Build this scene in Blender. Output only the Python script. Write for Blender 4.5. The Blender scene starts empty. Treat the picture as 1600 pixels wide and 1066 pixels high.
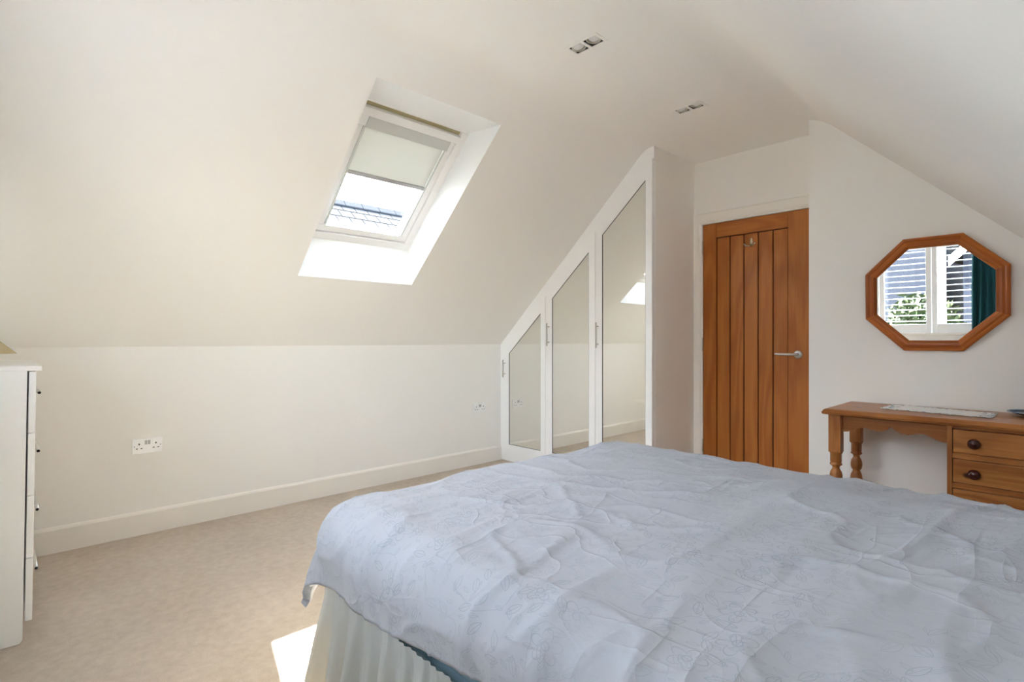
import bpy, bmesh, math, random
from mathutils import Vector, Matrix, noise
random.seed(4)
PI = math.pi
S = bpy.context.scene
C = S.collection

# ------------------------------------------------------------------ camera
EYE = 1.098
cam_d = bpy.data.cameras.new('camera')
cam = bpy.data.objects.new('camera', cam_d); C.objects.link(cam)
cam.location = (0, 0, EYE); cam.rotation_euler = (PI/2, 0, 0.807)
cam_d.sensor_width = 36.0; cam_d.lens = 36.0*831.14/1600
cam_d.shift_y = -0.0006; cam_d.clip_start = 0.02; cam_d.clip_end = 300
S.camera = cam

# ------------------------------------------------------------------ sky, sun, exposure
SUN_DIR = Vector((0.609, -0.388, -1.0)).normalized()
w = bpy.data.worlds.new('sky'); S.world = w; w.use_nodes = True
wn = w.node_tree.nodes; wl = w.node_tree.links; wn.clear()
wo = wn.new('ShaderNodeOutputWorld'); wb = wn.new('ShaderNodeBackground')
sky = wn.new('ShaderNodeTexSky'); sky.sky_type = 'NISHITA'; sky.sun_disc = False
sky.sun_elevation = math.asin(-SUN_DIR.z); sky.sun_rotation = math.atan2(-SUN_DIR.x, -SUN_DIR.y)
sky.air_density = 1.0; sky.dust_density = 2.0
hz = wn.new('ShaderNodeMix'); hz.data_type = 'RGBA'; hz.inputs[0].default_value = 0.6
hz.inputs[7].default_value = (3.3, 3.35, 3.45, 1)
wl.new(sky.outputs[0], hz.inputs[6]); wl.new(hz.outputs[2], wb.inputs[0])
wb.inputs[1].default_value = 1.0
wl.new(wb.outputs[0], wo.inputs[0])
sun_d = bpy.data.lights.new('sun', 'SUN'); sun_d.energy = 17.0; sun_d.angle = 0.0093; sun_d.color = (1.0, .965, .92)
sun = bpy.data.objects.new('sun', sun_d); C.objects.link(sun)
sun.location = (-6, 4, 9); sun.rotation_euler = SUN_DIR.to_track_quat('-Z', 'Y').to_euler()
S.view_settings.view_transform = 'Standard'; S.view_settings.look = 'None'
S.view_settings.gamma = 1.0; S.view_settings.use_curve_mapping = False
S.view_settings.exposure = 3.15
S.cycles.use_denoising = True
S.cycles.max_bounces = 24; S.cycles.diffuse_bounces = 16; S.cycles.glossy_bounces = 8
S.cycles.transmission_bounces = 8; S.cycles.transparent_max_bounces = 16
S.cycles.sample_clamp_indirect = 12

# ------------------------------------------------------------------ room measures (metres)
A = 3.617          # knee wall at x = -A
K = 1.069          # knee wall height
TT = 0.918         # pitch of the left slope
H = 2.4765         # flat ceiling
YM = 3.625         # wall with the mirror
YD = 3.913         # wall with the door
YB = -0.42         # gable wall with the window
XR = 0.46          # right knee wall
XC = -1.113        # corner of the door recess
YW = 3.325         # wardrobe frame front
XW = -2.022        # wardrobe side
RT = 0.958         # pitch of the right slope
XRS = -1.068       # where right slope leaves the flat
KR = H - RT*(XR-XRS)
CT = 1/math.hypot(1, TT); ST = TT*CT
def SL(u, y, n): return Vector((-A + u*CT - n*ST, y, K + u*ST + n*CT))

# ------------------------------------------------------------------ node helpers
def lin(r, g, b):
    f = lambda v: (v/255/12.92) if v/255 <= .04045 else ((v/255+.055)/1.055)**2.4
    return (f(r), f(g), f(b), 1.0)
class NT:
    def __init__(s, name):
        s.m = bpy.data.materials.new(name); s.m.use_nodes = True
        s.t = s.m.node_tree; s.t.nodes.clear()
        s.out = s.n('ShaderNodeOutputMaterial')
    def n(s, typ, **k):
        x = s.t.nodes.new(typ)
        for a, v in k.items(): setattr(x, a, v)
        return x
    def set(s, sock, v):
        if isinstance(v, bpy.types.NodeSocket): s.t.links.new(v, sock)
        elif v is not None: sock.default_value = v
    def math(s, op, a, b=None, c=None, clamp=False):
        x = s.n('ShaderNodeMath', operation=op); x.use_clamp = clamp
        s.set(x.inputs[0], a); s.set(x.inputs[1], b); s.set(x.inputs[2], c)
        return x.outputs[0]
    def vmath(s, op, a, b=None, out=0):
        x = s.n('ShaderNodeVectorMath', operation=op)
        s.set(x.inputs[0], a); s.set(x.inputs[1], b)
        return x.outputs[out]
    def mix(s, f, a, b):
        x = s.n('ShaderNodeMix', data_type='RGBA')
        s.set(x.inputs[0], f); s.set(x.inputs[6], a); s.set(x.inputs[7], b)
        return x.outputs[2]
    def coord(s, kind='Object'):
        return s.n('ShaderNodeTexCoord').outputs[kind]
    def noise(s, vec, scale, detail=3, rough=.5, dist=0):
        x = s.n('ShaderNodeTexNoise'); s.set(x.inputs['Vector'], vec)
        s.set(x.inputs['Scale'], scale); s.set(x.inputs['Detail'], detail)
        s.set(x.inputs['Roughness'], rough); s.set(x.inputs['Distortion'], dist)
        return x.outputs[0]
    def mapping(s, vec, scale=(1, 1, 1), loc=(0, 0, 0), rot=(0, 0, 0)):
        x = s.n('ShaderNodeMapping'); s.set(x.inputs['Vector'], vec)
        s.set(x.inputs['Scale'], scale); s.set(x.inputs['Location'], loc); s.set(x.inputs['Rotation'], rot)
        return x.outputs[0]
    def ramp(s, f, a, b):
        x = s.n('ShaderNodeMapRange'); x.interpolation_type = 'SMOOTHSTEP'
        s.set(x.inputs[0], f); s.set(x.inputs[1], a); s.set(x.inputs[2], b)
        return x.outputs[0]
    def bump(s, hgt, strength=.2, dist=.01):
        x = s.n('ShaderNodeBump'); s.set(x.inputs['Height'], hgt)
        s.set(x.inputs['Strength'], strength); s.set(x.inputs['Distance'], dist)
        return x.outputs[0]
    def bsdf(s, col, rough=.5, metal=0, normal=None, spec=.5, **k):
        x = s.n('ShaderNodeBsdfPrincipled')
        s.set(x.inputs['Base Color'], col); s.set(x.inputs['Roughness'], rough)
        s.set(x.inputs['Metallic'], metal); s.set(x.inputs['Specular IOR Level'], spec)
        if normal is not None: s.set(x.inputs['Normal'], normal)
        for a, v in k.items(): s.set(x.inputs[a], v)
        return x.outputs[0]
    def done(s, shader):
        s.t.links.new(shader, s.out.inputs[0]); return s.m

def plain(name, rgb, rough=.5, metal=0, var=.03, scale=9, bumps=0, bscale=200, spec=.5):
    t = NT(name); c = t.coord(); col = lin(*rgb)
    n = t.noise(c, scale, 3)
    d = tuple(v*(1-var) for v in col[:3])+(1,); l = tuple(min(1, v*(1+var)) for v in col[:3])+(1,)
    nm = t.bump(t.noise(c, bscale, 2), bumps, .002) if bumps else None
    return t.done(t.bsdf(t.mix(n, d, l), rough, metal, nm, spec))

def wood(name, dark, light, axis, rings=9.0, scale=2.2, rough=.38, knots=0, knotcol=(60, 28, 12)):
    t = NT(name); c = t.coord()
    rnd = t.n('ShaderNodeObjectInfo').outputs['Random']
    off = t.n('ShaderNodeCombineXYZ')
    for i in range(3): t.set(off.inputs[i], t.math('MULTIPLY', rnd, 17.0+9*i))
    c2 = t.vmath('ADD', c, off.outputs[0])
    sc = [1.0, 1.0, 1.0]; sc[axis] = .16
    st = t.mapping(c2, tuple(v*scale for v in sc))
    base = t.noise(st, 2.2, 2, .45, .4)
    r = t.math('SINE', t.math('MULTIPLY', base, rings*6.283))
    r = t.math('MULTIPLY_ADD', r, .5, .5)
    sf = [90.0, 90.0, 90.0]; sf[axis] = 3.0
    fine = t.noise(t.mapping(c2, tuple(sf)), 1.0, 3, .6)
    big = t.noise(st, .9, 2)
    f = t.math('ADD', t.math('MULTIPLY', r, .20), t.math('ADD', t.math('MULTIPLY', fine, .42), t.math('MULTIPLY', big, .40)))
    col = t.mix(t.ramp(f, .25, .85), lin(*dark), lin(*light))
    if knots:
        sk = [1.0, 1.0, 1.0]; sk[axis] = .6
        v = t.n('ShaderNodeTexVoronoi'); t.set(v.inputs['Vector'], t.mapping(c2, tuple(sk))); t.set(v.inputs['Scale'], knots)
        col = t.mix(t.ramp(v.outputs['Distance'], .15, .085), col, lin(*knotcol))
    nm = t.bump(t.math('ADD', fine, t.math('MULTIPLY', r, .4)), .12, .001)
    return t.done(t.bsdf(col, rough, 0, nm, .4))

M = {}
# wall paint: a warm cream emulsion with a faint roller texture
def paint(name, rgb):
    t = NT(name); c = t.coord(); col = lin(*rgb)
    n = t.noise(c, 1.3, 3)
    d = tuple(v*.985 for v in col[:3])+(1,)
    nm = t.bump(t.noise(c, 260, 2), .08, .0006)
    return t.done(t.bsdf(t.mix(n, d, col), .85, 0, nm, .25))
M['cream'] = paint('cream_emulsion', (247, 245, 241))
M['skirt'] = plain('skirting_gloss', (244, 240, 233), .45, var=.01)
M['white'] = plain('white_satin', (250, 250, 251), .35, var=.01)
M['reveal'] = paint('white_reveal', (232, 233, 232))
M['upvc'] = plain('white_lacquer', (240, 239, 237), .3, var=.01)
M['chest'] = plain('white_melamine', (251, 251, 251), .28, var=.008)
M['plastic'] = plain('white_plastic', (252, 252, 252), .25, var=.005)
M['greyplastic'] = plain('grey_switch', (186, 185, 184), .35, var=.01)
M['dark'] = plain('dark_hole', (22, 18, 14), .7)
M['gasket'] = plain('rubber_gasket', (70, 74, 80), .6)
M['steel'] = plain('brushed_steel', (205, 203, 198), .28, 1.0, var=.04, scale=60)
M['chrome'] = plain('polished_chrome', (225, 224, 222), .1, 1.0, var=.02)
M['brass'] = plain('aged_brass', (226, 216, 186), .22, 1.0, var=.05)
M['recess_shade'] = plain('shaded_recess', (190, 178, 138), .6)  # olive tint stands for cream in the shade of the recess
M['lamp_glass'] = plain('frosted_lens', (228, 228, 226), .3, var=.04, scale=120)
M['can'] = plain('downlight_housing', (58, 54, 42), .5, var=.1)
M['ring'] = plain('downlight_ring', (226, 222, 206), .35)
M['oak_v'] = wood('oak_vertical', (160, 88, 30), (190, 118, 50), 2, rings=7, scale=2.0, rough=.36)
M['oak_h'] = wood('oak_horizontal', (160, 88, 28), (186, 112, 44), 0, rings=7, scale=2.0, rough=.36)
M['oak_dark'] = plain('oak_groove', (70, 30, 8), .6)
M['pine_h'] = wood('pine_horizontal', (144, 84, 38), (196, 132, 72), 0, rings=6, scale=3.2, rough=.33, knots=7.5)
M['pine_v'] = wood('pine_vertical', (140, 80, 36), (190, 126, 68), 2, rings=6, scale=3.2, rough=.33, knots=7.5)
M['pine_mir'] = wood('pine_mirror_frame', (150, 72, 20), (198, 112, 44), 0, rings=4, scale=2.4, rough=.3, knots=5.5)
M['knob'] = plain('mahogany_knob', (74, 30, 22), .18, var=.2, scale=30)

t = NT('silvered_glass'); M['mirror'] = t.done(t.bsdf((.93, .935, .925, 1), .004, 1.0))
t = NT('tinted_silvered_glass'); M['mirror_w'] = t.done(t.bsdf((.87, .87, .835, 1), .006, 1.0))
def glass(name, tint):
    t = NT(name)
    tr = t.n('ShaderNodeBsdfTransparent'); tr.inputs[0].default_value = tint
    gl = t.n('ShaderNodeBsdfGlossy'); gl.inputs['Roughness'].default_value = .01
    lw = t.n('ShaderNodeLayerWeight'); lw.inputs[0].default_value = .5
    fr_ = t.math('MULTIPLY_ADD', t.math('POWER', lw.outputs['Facing'], 5.0), .7, .03)
    mx = t.n('ShaderNodeMixShader')
    t.set(mx.inputs[0], fr_); t.set(mx.inputs[1], tr.outputs[0]); t.set(mx.inputs[2], gl.outputs[0])
    return t.done(mx.outputs[0])
M['glass'] = glass('window_glass', (.95, .97, .96, 1))
def cloth(name, rgb, trans=.25, rough=.9, wr=.25, wscale=30, tcol=None):
    t = NT(name); c = t.coord(); col = lin(*rgb)
    nm = t.bump(t.math('ADD', t.noise(c, wscale, 3), t.math('MULTIPLY', t.noise(c, 900, 1), .15)), wr, .004)
    a = t.bsdf(col, rough, 0, nm, .15)
    b = t.n('ShaderNodeBsdfTranslucent'); t.set(b.inputs[0], lin(*(tcol or rgb)))
    mx = t.n('ShaderNodeMixShader'); mx.inputs[0].default_value = trans
    t.set(mx.inputs[1], a); t.set(mx.inputs[2], b.outputs[0])
    return t.done(mx.outputs[0])
M['blind'] = cloth('blind_fabric', (222, 224, 220), .05, wr=.02)
M['grey_bar'] = plain('pale_grey_aluminium', (205, 207, 203), .5)
M['valance'] = cloth('valance_cotton', (212, 216, 216), .30, wr=.35, wscale=22, tcol=(226, 214, 190))
M['sheet'] = cloth('blue_sheet', (132, 160, 176), .05, wr=.1)
M['curtain'] = cloth('teal_curtain', (46, 96, 102), .12, wr=.1)
M['shade'] = cloth('cream_shade', (226, 214, 178), .35, wr=.02)

# carpet
t = NT('beige_carpet'); c = t.coord()
n1 = t.noise(c, 420, 2, .6); n2 = t.noise(c, 26, 4, .6); n3 = t.noise(c, 2.2, 3)
f = t.math('ADD', t.math('MULTIPLY', n1, .5), t.math('ADD', t.math('MULTIPLY', n2, .32), t.math('MULTIPLY', n3, .2)))
col = t.mix(t.ramp(f, .3, .75), lin(184, 169, 152), lin(218, 206, 191))
nm = t.bump(t.math('ADD', n1, t.math('MULTIPLY', n2, .6)), .55, .006)
M['carpet'] = t.done(t.bsdf(col, .98, 0, nm, .1))

# duvet cover: white cotton with a fine blue-grey line print of flowers, leaves and stems
t = NT('duvet_print'); uv = t.coord('UV')
def vor(scale, jit=.85):
    x = t.n('ShaderNodeTexVoronoi', voronoi_dimensions='2D'); t.set(x.inputs['Vector'], uv)
    t.set(x.inputs['Scale'], scale); t.set(x.inputs['Randomness'], jit)
    loc = t.vmath('SUBTRACT', t.vmath('MULTIPLY', uv, (scale, scale, 0)), t.vmath('MULTIPLY', x.outputs['Position'], (scale, scale, 0)))
    sp = t.n('ShaderNodeSeparateColor'); t.set(sp.inputs[0], x.outputs['Color'])
    return loc, sp.outputs
def line(d, wd): return t.ramp(t.math('ABSOLUTE', d), wd, wd*.35)
loc, rc = vor(9.0)
sx = t.n('ShaderNodeSeparateXYZ'); t.set(sx.inputs[0], loc)
ang = t.math('ADD', t.math('ARCTAN2', sx.outputs[1], sx.outputs[0]), t.math('MULTIPLY', rc[0], 6.283))
rad = t.vmath('LENGTH', loc, out=1)
pet = t.math('MULTIPLY_ADD', t.math('ABSOLUTE', t.math('COSINE', t.math('MULTIPLY', ang, 2.5))), .17, .13)
big = t.math('GREATER_THAN', rc[1], .45)
fl = t.math('MAXIMUM', line(t.math('SUBTRACT', rad, pet), .018), line(t.math('SUBTRACT', rad, .07), .016))
vein = t.math('MULTIPLY', line(t.math('SINE', t.math('MULTIPLY', ang, 2.5)), .13), t.math('LESS_THAN', rad, .14))
fl = t.math('MULTIPLY', t.math('MAXIMUM', fl, vein), big)
def leaves(scale, ln, wd, keep):
    loc, rc = vor(scale)
    rot = t.n('ShaderNodeVectorRotate', rotation_type='Z_AXIS'); t.set(rot.inputs['Vector'], loc)
    t.set(rot.inputs['Angle'], t.math('MULTIPLY', rc[2], 6.283))
    s2 = t.n('ShaderNodeSeparateXYZ'); t.set(s2.inputs[0], rot.outputs[0])
    p, q = s2.outputs[0], t.math('ABSOLUTE', s2.outputs[1])
    pn = t.math('DIVIDE', p, ln)
    env = t.math('MULTIPLY', t.math('SUBTRACT', 1.0, t.math('MULTIPLY', pn, pn)), wd)
    ins = t.math('LESS_THAN', t.math('ABSOLUTE', p), ln*1.02)
    o = t.math('MAXIMUM', line(t.math('SUBTRACT', q, env), .022), line(q, .016))
    return t.math('MULTIPLY', t.math('MULTIPLY', o, ins), t.math('GREATER_THAN', rc[0], keep))
l1 = leaves(18.0, .36, .15, .25); l2 = leaves(29.0, .34, .12, .30)
stem = line(t.math('SUBTRACT', t.noise(uv, 9.0, 1, .3), .5), .0045)
stem2 = line(t.math('SUBTRACT', t.noise(t.mapping(uv, loc=(3.1, 1.7, 0)), 8.5, 1, .4), .52), .004)
pr = t.math('MAXIMUM', t.math('MAXIMUM', fl, l1), t.math('MAXIMUM', l2, t.math('MULTIPLY', stem, .7)))
pr = t.math('MULTIPLY', pr, t.ramp(t.noise(uv, 3.0, 2), .28, .55))
col = t.mix(t.math('MULTIPLY', pr, .40), lin(176, 180, 189), lin(120, 132, 146))
fn = t.math('ADD', t.noise(t.mapping(uv, (1.0, .45, 1)), 26, 4, .6, .6), t.math('MULTIPLY', t.noise(uv, 70, 3), .35))
def crease(mp, sc, k):
    n_ = t.noise(mp, sc, 2, .5, .5)
    return t.math('POWER', t.math('SUBTRACT', 1.0, t.math('ABSOLUTE', t.math('MULTIPLY_ADD', n_, 2.0, -1.0)), clamp=True), k)
cr = t.math('ADD', crease(t.mapping(uv, (1.0, .22, 1), rot=(0, 0, .15)), 7.5, 16.0), t.math('MULTIPLY', crease(t.mapping(uv, (.5, 1.0, 1), rot=(0, 0, .7)), 7.0, 26.0), .8))
cr = t.math('MULTIPLY', cr, t.ramp(t.noise(uv, 2.6, 2), .38, .62))
fn = t.math('ADD', t.math('MULTIPLY', fn, .55), t.math('MULTIPLY', cr, 1.0))
nm = t.bump(fn, .32, .010)
M['duvet'] = t.done(t.bsdf(col, .88, 0, nm, .2))
# runner: white cotton, blue and green flowers at both ends and along the border
t = NT('runner_print'); uv = t.coord('UV')
su = t.n('ShaderNodeSeparateXYZ'); t.set(su.inputs[0], uv)
eu = t.math('ABSOLUTE', t.math('SUBTRACT', su.outputs[0], .5)); ev = t.math('ABSOLUTE', t.math('SUBTRACT', su.outputs[1], .5))
edge = t.math('MAXIMUM', t.ramp(eu, .34, .44), t.ramp(ev, .33, .45))
nz = t.noise(t.mapping(uv, (2.2, 1, 1)), 9, 3)
spot = t.math('MULTIPLY', edge, t.ramp(nz, .5, .58))
hue = t.mix(t.ramp(t.noise(t.mapping(uv, (2, 1, 1), (4, 2, 0)), 5, 2), .45, .55), lin(120, 146, 186), lin(122, 156, 132))
M['runner'] = t.done(t.bsdf(t.mix(spot, lin(236, 236, 236), hue), .9))
M['dish'] = plain('dark_green_glaze', (24, 46, 42), .12, var=.15)
M['dishrim'] = plain('pale_blue_glaze', (150, 170, 196), .12)
# outdoors
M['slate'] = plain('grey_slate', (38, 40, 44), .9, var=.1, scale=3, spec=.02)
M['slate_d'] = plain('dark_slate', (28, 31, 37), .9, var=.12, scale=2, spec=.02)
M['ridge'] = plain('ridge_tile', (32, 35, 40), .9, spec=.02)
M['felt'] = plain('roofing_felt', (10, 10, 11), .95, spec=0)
M['render'] = plain('pale_render', (196, 192, 184), .9)
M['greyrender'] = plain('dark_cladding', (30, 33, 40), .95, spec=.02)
M['brick'] = plain('buff_brick', (150, 124, 92), .9, var=.1, scale=14)
M['grass'] = plain('gravel_yard', (92, 86, 80), .95, var=.25, scale=5)
M['leaf'] = plain('leaf_green', (34, 46, 18), .6, var=.3, scale=6)
M['leafy'] = plain('leaf_yellow_green', (54, 58, 22), .6, var=.25, scale=6)
M['bark'] = plain('bark_brown', (92, 74, 56), .9, var=.2)
M['darkglass'] = plain('dark_pane', (52, 60, 72), .1)

# ------------------------------------------------------------------ mesh helpers
def empty(name, loc, label=None, cat=None, group=None, kind=None):
    o = bpy.data.objects.new(name, None); C.objects.link(o); o.location = loc
    o.empty_display_size = .05
    return tag(o, label, cat, group, kind)
def tag(o, label=None, cat=None, group=None, kind=None):
    if label: o['label'] = label
    if cat: o['category'] = cat
    if group: o['group'] = group
    if kind: o['kind'] = kind
    return o
def origin_of(p):
    v = Vector((0, 0, 0))
    while p is not None: v += p.location; p = p.parent
    return v
def obj(name, bm, mat, parent=None, smooth=False, kind=None, label=None, at=None):
    """bm holds world coordinates; the object takes its origin from at (or from its parent)"""
    off = origin_of(parent)
    loc = Vector((0, 0, 0))
    if at is not None: loc = Vector(at) - off
    bmesh.ops.translate(bm, vec=-(off+loc), verts=bm.verts)
    bmesh.ops.recalc_face_normals(bm, faces=bm.faces)
    me = bpy.data.meshes.new(name); bm.to_mesh(me); bm.free()
    if smooth:
        for p in me.polygons: p.use_smooth = True
    o = bpy.data.objects.new(name, me); C.objects.link(o); o.location = loc
    if mat: me.materials.append(mat if not isinstance(mat, str) else M[mat])
    if parent: o.parent = parent
    if kind: o['kind'] = kind
    if label: o['label'] = label
    return o
def copy_part(o, parent, d):
    c = o.copy(); C.objects.link(c); c.parent = parent; c.location = o.location + Vector(d); return c
def B(): return bmesh.new()
def hexa(bm, p, bev=0, seg=2):
    """p: 8 points, bottom loop 0-3 then top loop 4-7"""
    vs = [bm.verts.new(q) for q in p]
    fs = [bm.faces.new([vs[i] for i in f]) for f in ((0, 3, 2, 1), (4, 5, 6, 7), (0, 1, 5, 4), (1, 2, 6, 5), (2, 3, 7, 6), (3, 0, 4, 7))]
    if bev:
        es = list({e for f in fs for e in f.edges})
        bmesh.ops.bevel(bm, geom=es, offset=bev, segments=seg, affect='EDGES', profile=.5)
    return bm
def bx(bm, x0, x1, y0, y1, z0, z1, bev=0, seg=2):
    return hexa(bm, [(x0, y0, z0), (x1, y0, z0), (x1, y1, z0), (x0, y1, z0), (x0, y0, z1), (x1, y0, z1), (x1, y1, z1), (x0, y1, z1)], bev, seg)
def box(x0, x1, y0, y1, z0, z1, bev=0, seg=2): return bx(B(), x0, x1, y0, y1, z0, z1, bev, seg)
def slbox(bm, u0, u1, y0, y1, n0, n1, bev=0, F=None):
    SL = F or globals()['SL']
    return hexa(bm, [SL(u0, y0, n0), SL(u1, y0, n0), SL(u1, y1, n0), SL(u0, y1, n0), SL(u0, y0, n1), SL(u1, y0, n1), SL(u1, y1, n1), SL(u0, y1, n1)], bev)
def prism(bm, pts, y0, y1, bev=0, axis='y'):
    """polygon pts in (x,z) extruded along y (or (y,z) along x, or (x,y) along z)"""
    def P(a, b, c): return (a, c, b) if axis == 'y' else ((c, a, b) if axis == 'x' else (a, b, c))
    lo = [bm.verts.new(P(a, b, y0)) for a, b in pts]; hi = [bm.verts.new(P(a, b, y1)) for a, b in pts]
    n = len(pts); fs = [bm.faces.new(lo), bm.faces.new(hi[::-1])]
    for i in range(n):
        fs.append(bm.faces.new([lo[i], hi[i], hi[(i+1) % n], lo[(i+1) % n]]))
    if bev:
        es = list({e for f in fs for e in f.edges})
        bmesh.ops.bevel(bm, geom=es, offset=bev, segments=2, affect='EDGES', profile=.5)
    return bm
def lathe(bm, prof, cx, cy, cz=0, axis='z', seg=24, cap=True):
    """prof: (radius, height) pairs"""
    rings = []
    for r, hh in prof:
        ring = []
        for i in range(seg):
            a = 2*PI*i/seg; p, q = r*math.cos(a), r*math.sin(a)
            if axis == 'z': v = (cx+p, cy+q, cz+hh)
            elif axis == 'y': v = (cx+p, cy+hh, cz+q)
            else: v = (cx+hh, cy+p, cz+q)
            ring.append(bm.verts.new(v))
        rings.append(ring)
    for a, b in zip(rings, rings[1:]):
        for i in range(seg):
            bm.faces.new([a[i], a[(i+1) % seg], b[(i+1) % seg], b[i]])
    if cap:
        bm.faces.new(rings[0][::-1]); bm.faces.new(rings[-1])
    return bm
def tube(bm, path, r, seg=12):
    rings = []; path = [Vector(p) for p in path]
    for i, p in enumerate(path):
        d = (path[min(i+1, len(path)-1)] - path[max(i-1, 0)]).normalized()
        up = Vector((0, 0, 1)) if abs(d.z) < .9 else Vector((1, 0, 0))
        a = d.cross(up).normalized(); b = d.cross(a)
        rr = r[i] if isinstance(r, (list, tuple)) else r
        rings.append([bm.verts.new(p + a*rr*math.cos(2*PI*k/seg) + b*rr*math.sin(2*PI*k/seg)) for k in range(seg)])
    for a, b in zip(rings, rings[1:]):
        for i in range(seg): bm.faces.new([a[i], a[(i+1) % seg], b[(i+1) % seg], b[i]])
    bm.faces.new(rings[0][::-1]); bm.faces.new(rings[-1])
    return bm

# ------------------------------------------------------------------ the shell
STRUCT = 'structure'
obj('floor', box(-A-.1, XR+.1, YB-.1, YD+.1, -.12, 0), 'carpet', kind=STRUCT)
obj('wall_left', box(-A-.11, -A-.008, YB-.1, YD+.1, 0, K+.006), 'cream', kind=STRUCT)
obj('wall_right', box(XR, XR+.1, YB-.1, YD+.1, 0, KR), 'cream', kind=STRUCT)
# ceiling profile: left slope, rounded turn, flat, rounded turn, right slope
def turn(px, pz, d0, d1, tl, n=14):
    p0 = Vector((px, pz)) - Vector(d0)*tl; p2 = Vector((px, pz)) + Vector(d1)*tl; p1 = Vector((px, pz))
    return [tuple((1-k/n)**2*p0 + 2*(k/n)*(1-k/n)*p1 + (k/n)**2*p2) for k in range(n+1)]
XLS = -A + (H-K)/TT
dR = Vector((1, -RT)).normalized()
U0, U1, SY0, SY1 = .6136, 1.869, 1.267, 2.060            # skylight opening in the left slope
prof = [(-A-.1, K-.1*TT), tuple(SL(U0, 0, 0).xz), tuple(SL(U1, 0, 0).xz)]
prof += turn(XLS, H, (CT, ST), (1, 0), .07)
prof += [(-1.632, H), (-1.47, H)]
prof += turn(XRS, H, (1, 0), tuple(dR), .12)
prof += [(XR+.1, H-RT*(XR+.1-XRS))]
ys = [YB-.1, SY0, 1.925, 2.002, SY1, 2.904, 2.978, YD+.1]
bm = B()
grid = [[bm.verts.new((x, y, z)) for y in ys] for x, z in prof]
for i in range(len(prof)-1):
    for j in range(len(ys)-1):
        if i == 1 and SY0-.001 < ys[j] < SY1-.001: continue
        if abs(prof[i][0]+1.632) < 1e-6 and ys[j] in (1.925, 2.904): continue
        bm.faces.new([grid[i][j], grid[i][j+1], grid[i+1][j+1], grid[i+1][j]])
ceil = obj('ceiling', bm, 'cream', kind=STRUCT)
def gable(x, extra=0):
    """height of the ceiling above x"""
    pts = prof
    for (a, za), (b, zb) in zip(pts, pts[1:]):
        if a <= x <= b: return za+(zb-za)*(x-a)/(b-a)
    return 0
def gable_pts(x0, x1, zlow, lift=.03):
    xs = sorted({x0, x1} | {p[0] for p in prof if x0 < p[0] < x1})
    return [(x0, zlow), (x1, zlow)] + [(x, gable(x)+lift) for x in reversed(xs)]
obj('wall_front', prism(B(), gable_pts(XC, XR+.1, 0), YM, YD+.1), 'cream', kind=STRUCT)
# wall with the doorway
DX0, DX1, DZ = -1.951, -1.189, 1.991
bm = B(); prism(bm, gable_pts(-A-.1, DX0-.012, 0), YD, YD+.1)
prism(bm, gable_pts(DX1+.012, XC, 0), YD, YD+.1)
prism(bm, gable_pts(DX0-.012, DX1+.012, DZ+.012), YD, YD+.1)
obj('wall_door', bm, 'cream', kind=STRUCT)
# gable wall behind, with the window opening
WX0, WX1, WZ0, WZ1 = -2.575, -.57, .93, 1.985
bm = B(); prism(bm, gable_pts(-A-.1, WX0, 0), YB-.16, YB)
prism(bm, gable_pts(WX1, XR+.1, 0), YB-.16, YB)
prism(bm, gable_pts(WX0, WX1, WZ1), YB-.16, YB)
bx(bm, WX0, WX1, YB-.16, YB, 0, WZ0)
obj('wall_back', bm, 'cream', kind=STRUCT)
# skirting: chamfered top
def skirting(name, pts): return obj(name, pts, 'skirt', kind=STRUCT)
sp = [(0, 0), (.016, 0), (.016, .118), (.011, .128), (.004, .134), (0, .134)]
skirting('baseboard_left', prism(B(), [(-A-.010+a, b) for a, b in sp], YB, YW))
skirting('baseboard_front', prism(B(), [(YM-a, b) for a, b in sp], XC, XR, axis='x'))
skirting('baseboard_right', prism(B(), [(XR-a, b) for a, b in sp], YB, YM-.016))
skirting('baseboard_back', prism(B(), [(YB+a, b) for a, b in sp], -A+.006, XR-.016, axis='x'))

# ------------------------------------------------------------------ roof window (window_1)
I0, I1, J0, J1, NF = .774, 1.689, 1.297, 2.030, .178
win = empty('window_1', SL(I0, 1.66, .2), kind=STRUCT)
for nm_, q in (('reveal_bottom', ((U0, SY0, 0), (U0, SY1, 0), (I0, J1, NF+.004), (I0, J0, NF+.004))),
              ('reveal_top', ((U1, SY0, 0), (U1, SY1, 0), (I1, J1, NF+.004), (I1, J0, NF+.004))),
              ('reveal_side', ((U0, SY1, 0), (U1, SY1, 0), (I1, J1, NF+.004), (I0, J1, NF+.004))),
              ('reveal_side', ((U0, SY0, 0), (U1, SY0, 0), (I1, J0, NF+.004), (I0, J0, NF+.004)))):
    bm = B(); bm.faces.new([bm.verts.new(SL(*p)) for p in q])
    o = obj(nm_, bm, 'reveal', win)
def ring(u0, u1, y0, y1, wb, wt, wl_, wr_, n0, n1, bev=.003, F=None):
    bm = B()
    slbox = lambda *a: globals()['slbox'](*a, F=F)
    slbox(bm, u0, u0+wb, y0, y1, n0, n1, bev); slbox(bm, u1-wt, u1, y0, y1, n0, n1, bev)
    slbox(bm, u0+wb, u1-wt, y0, y0+wl_, n0, n1, bev); slbox(bm, u0+wb, u1-wt, y1-wr_, y1, n0, n1, bev)
    return bm
obj('frame', ring(I0-.03, I1+.03, J0-.03, J1+.03, .0775, .037, .0765, .0765, NF+.001, .30), 'upvc', win)
obj('vent_recess', slbox(B(), 1.60, I1+.01, J0+.02, J1-.02, .200, .25), 'recess_shade', win)
obj('vent_flap', slbox(B(), 1.608, 1.655, J0+.05, J1-.045, .166, .204, .004), 'upvc', win)
obj('sash', ring(.829, 1.652, J0+.053, J1-.053, .044, .11, .062, .062, .186, .242), 'upvc', win)
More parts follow.
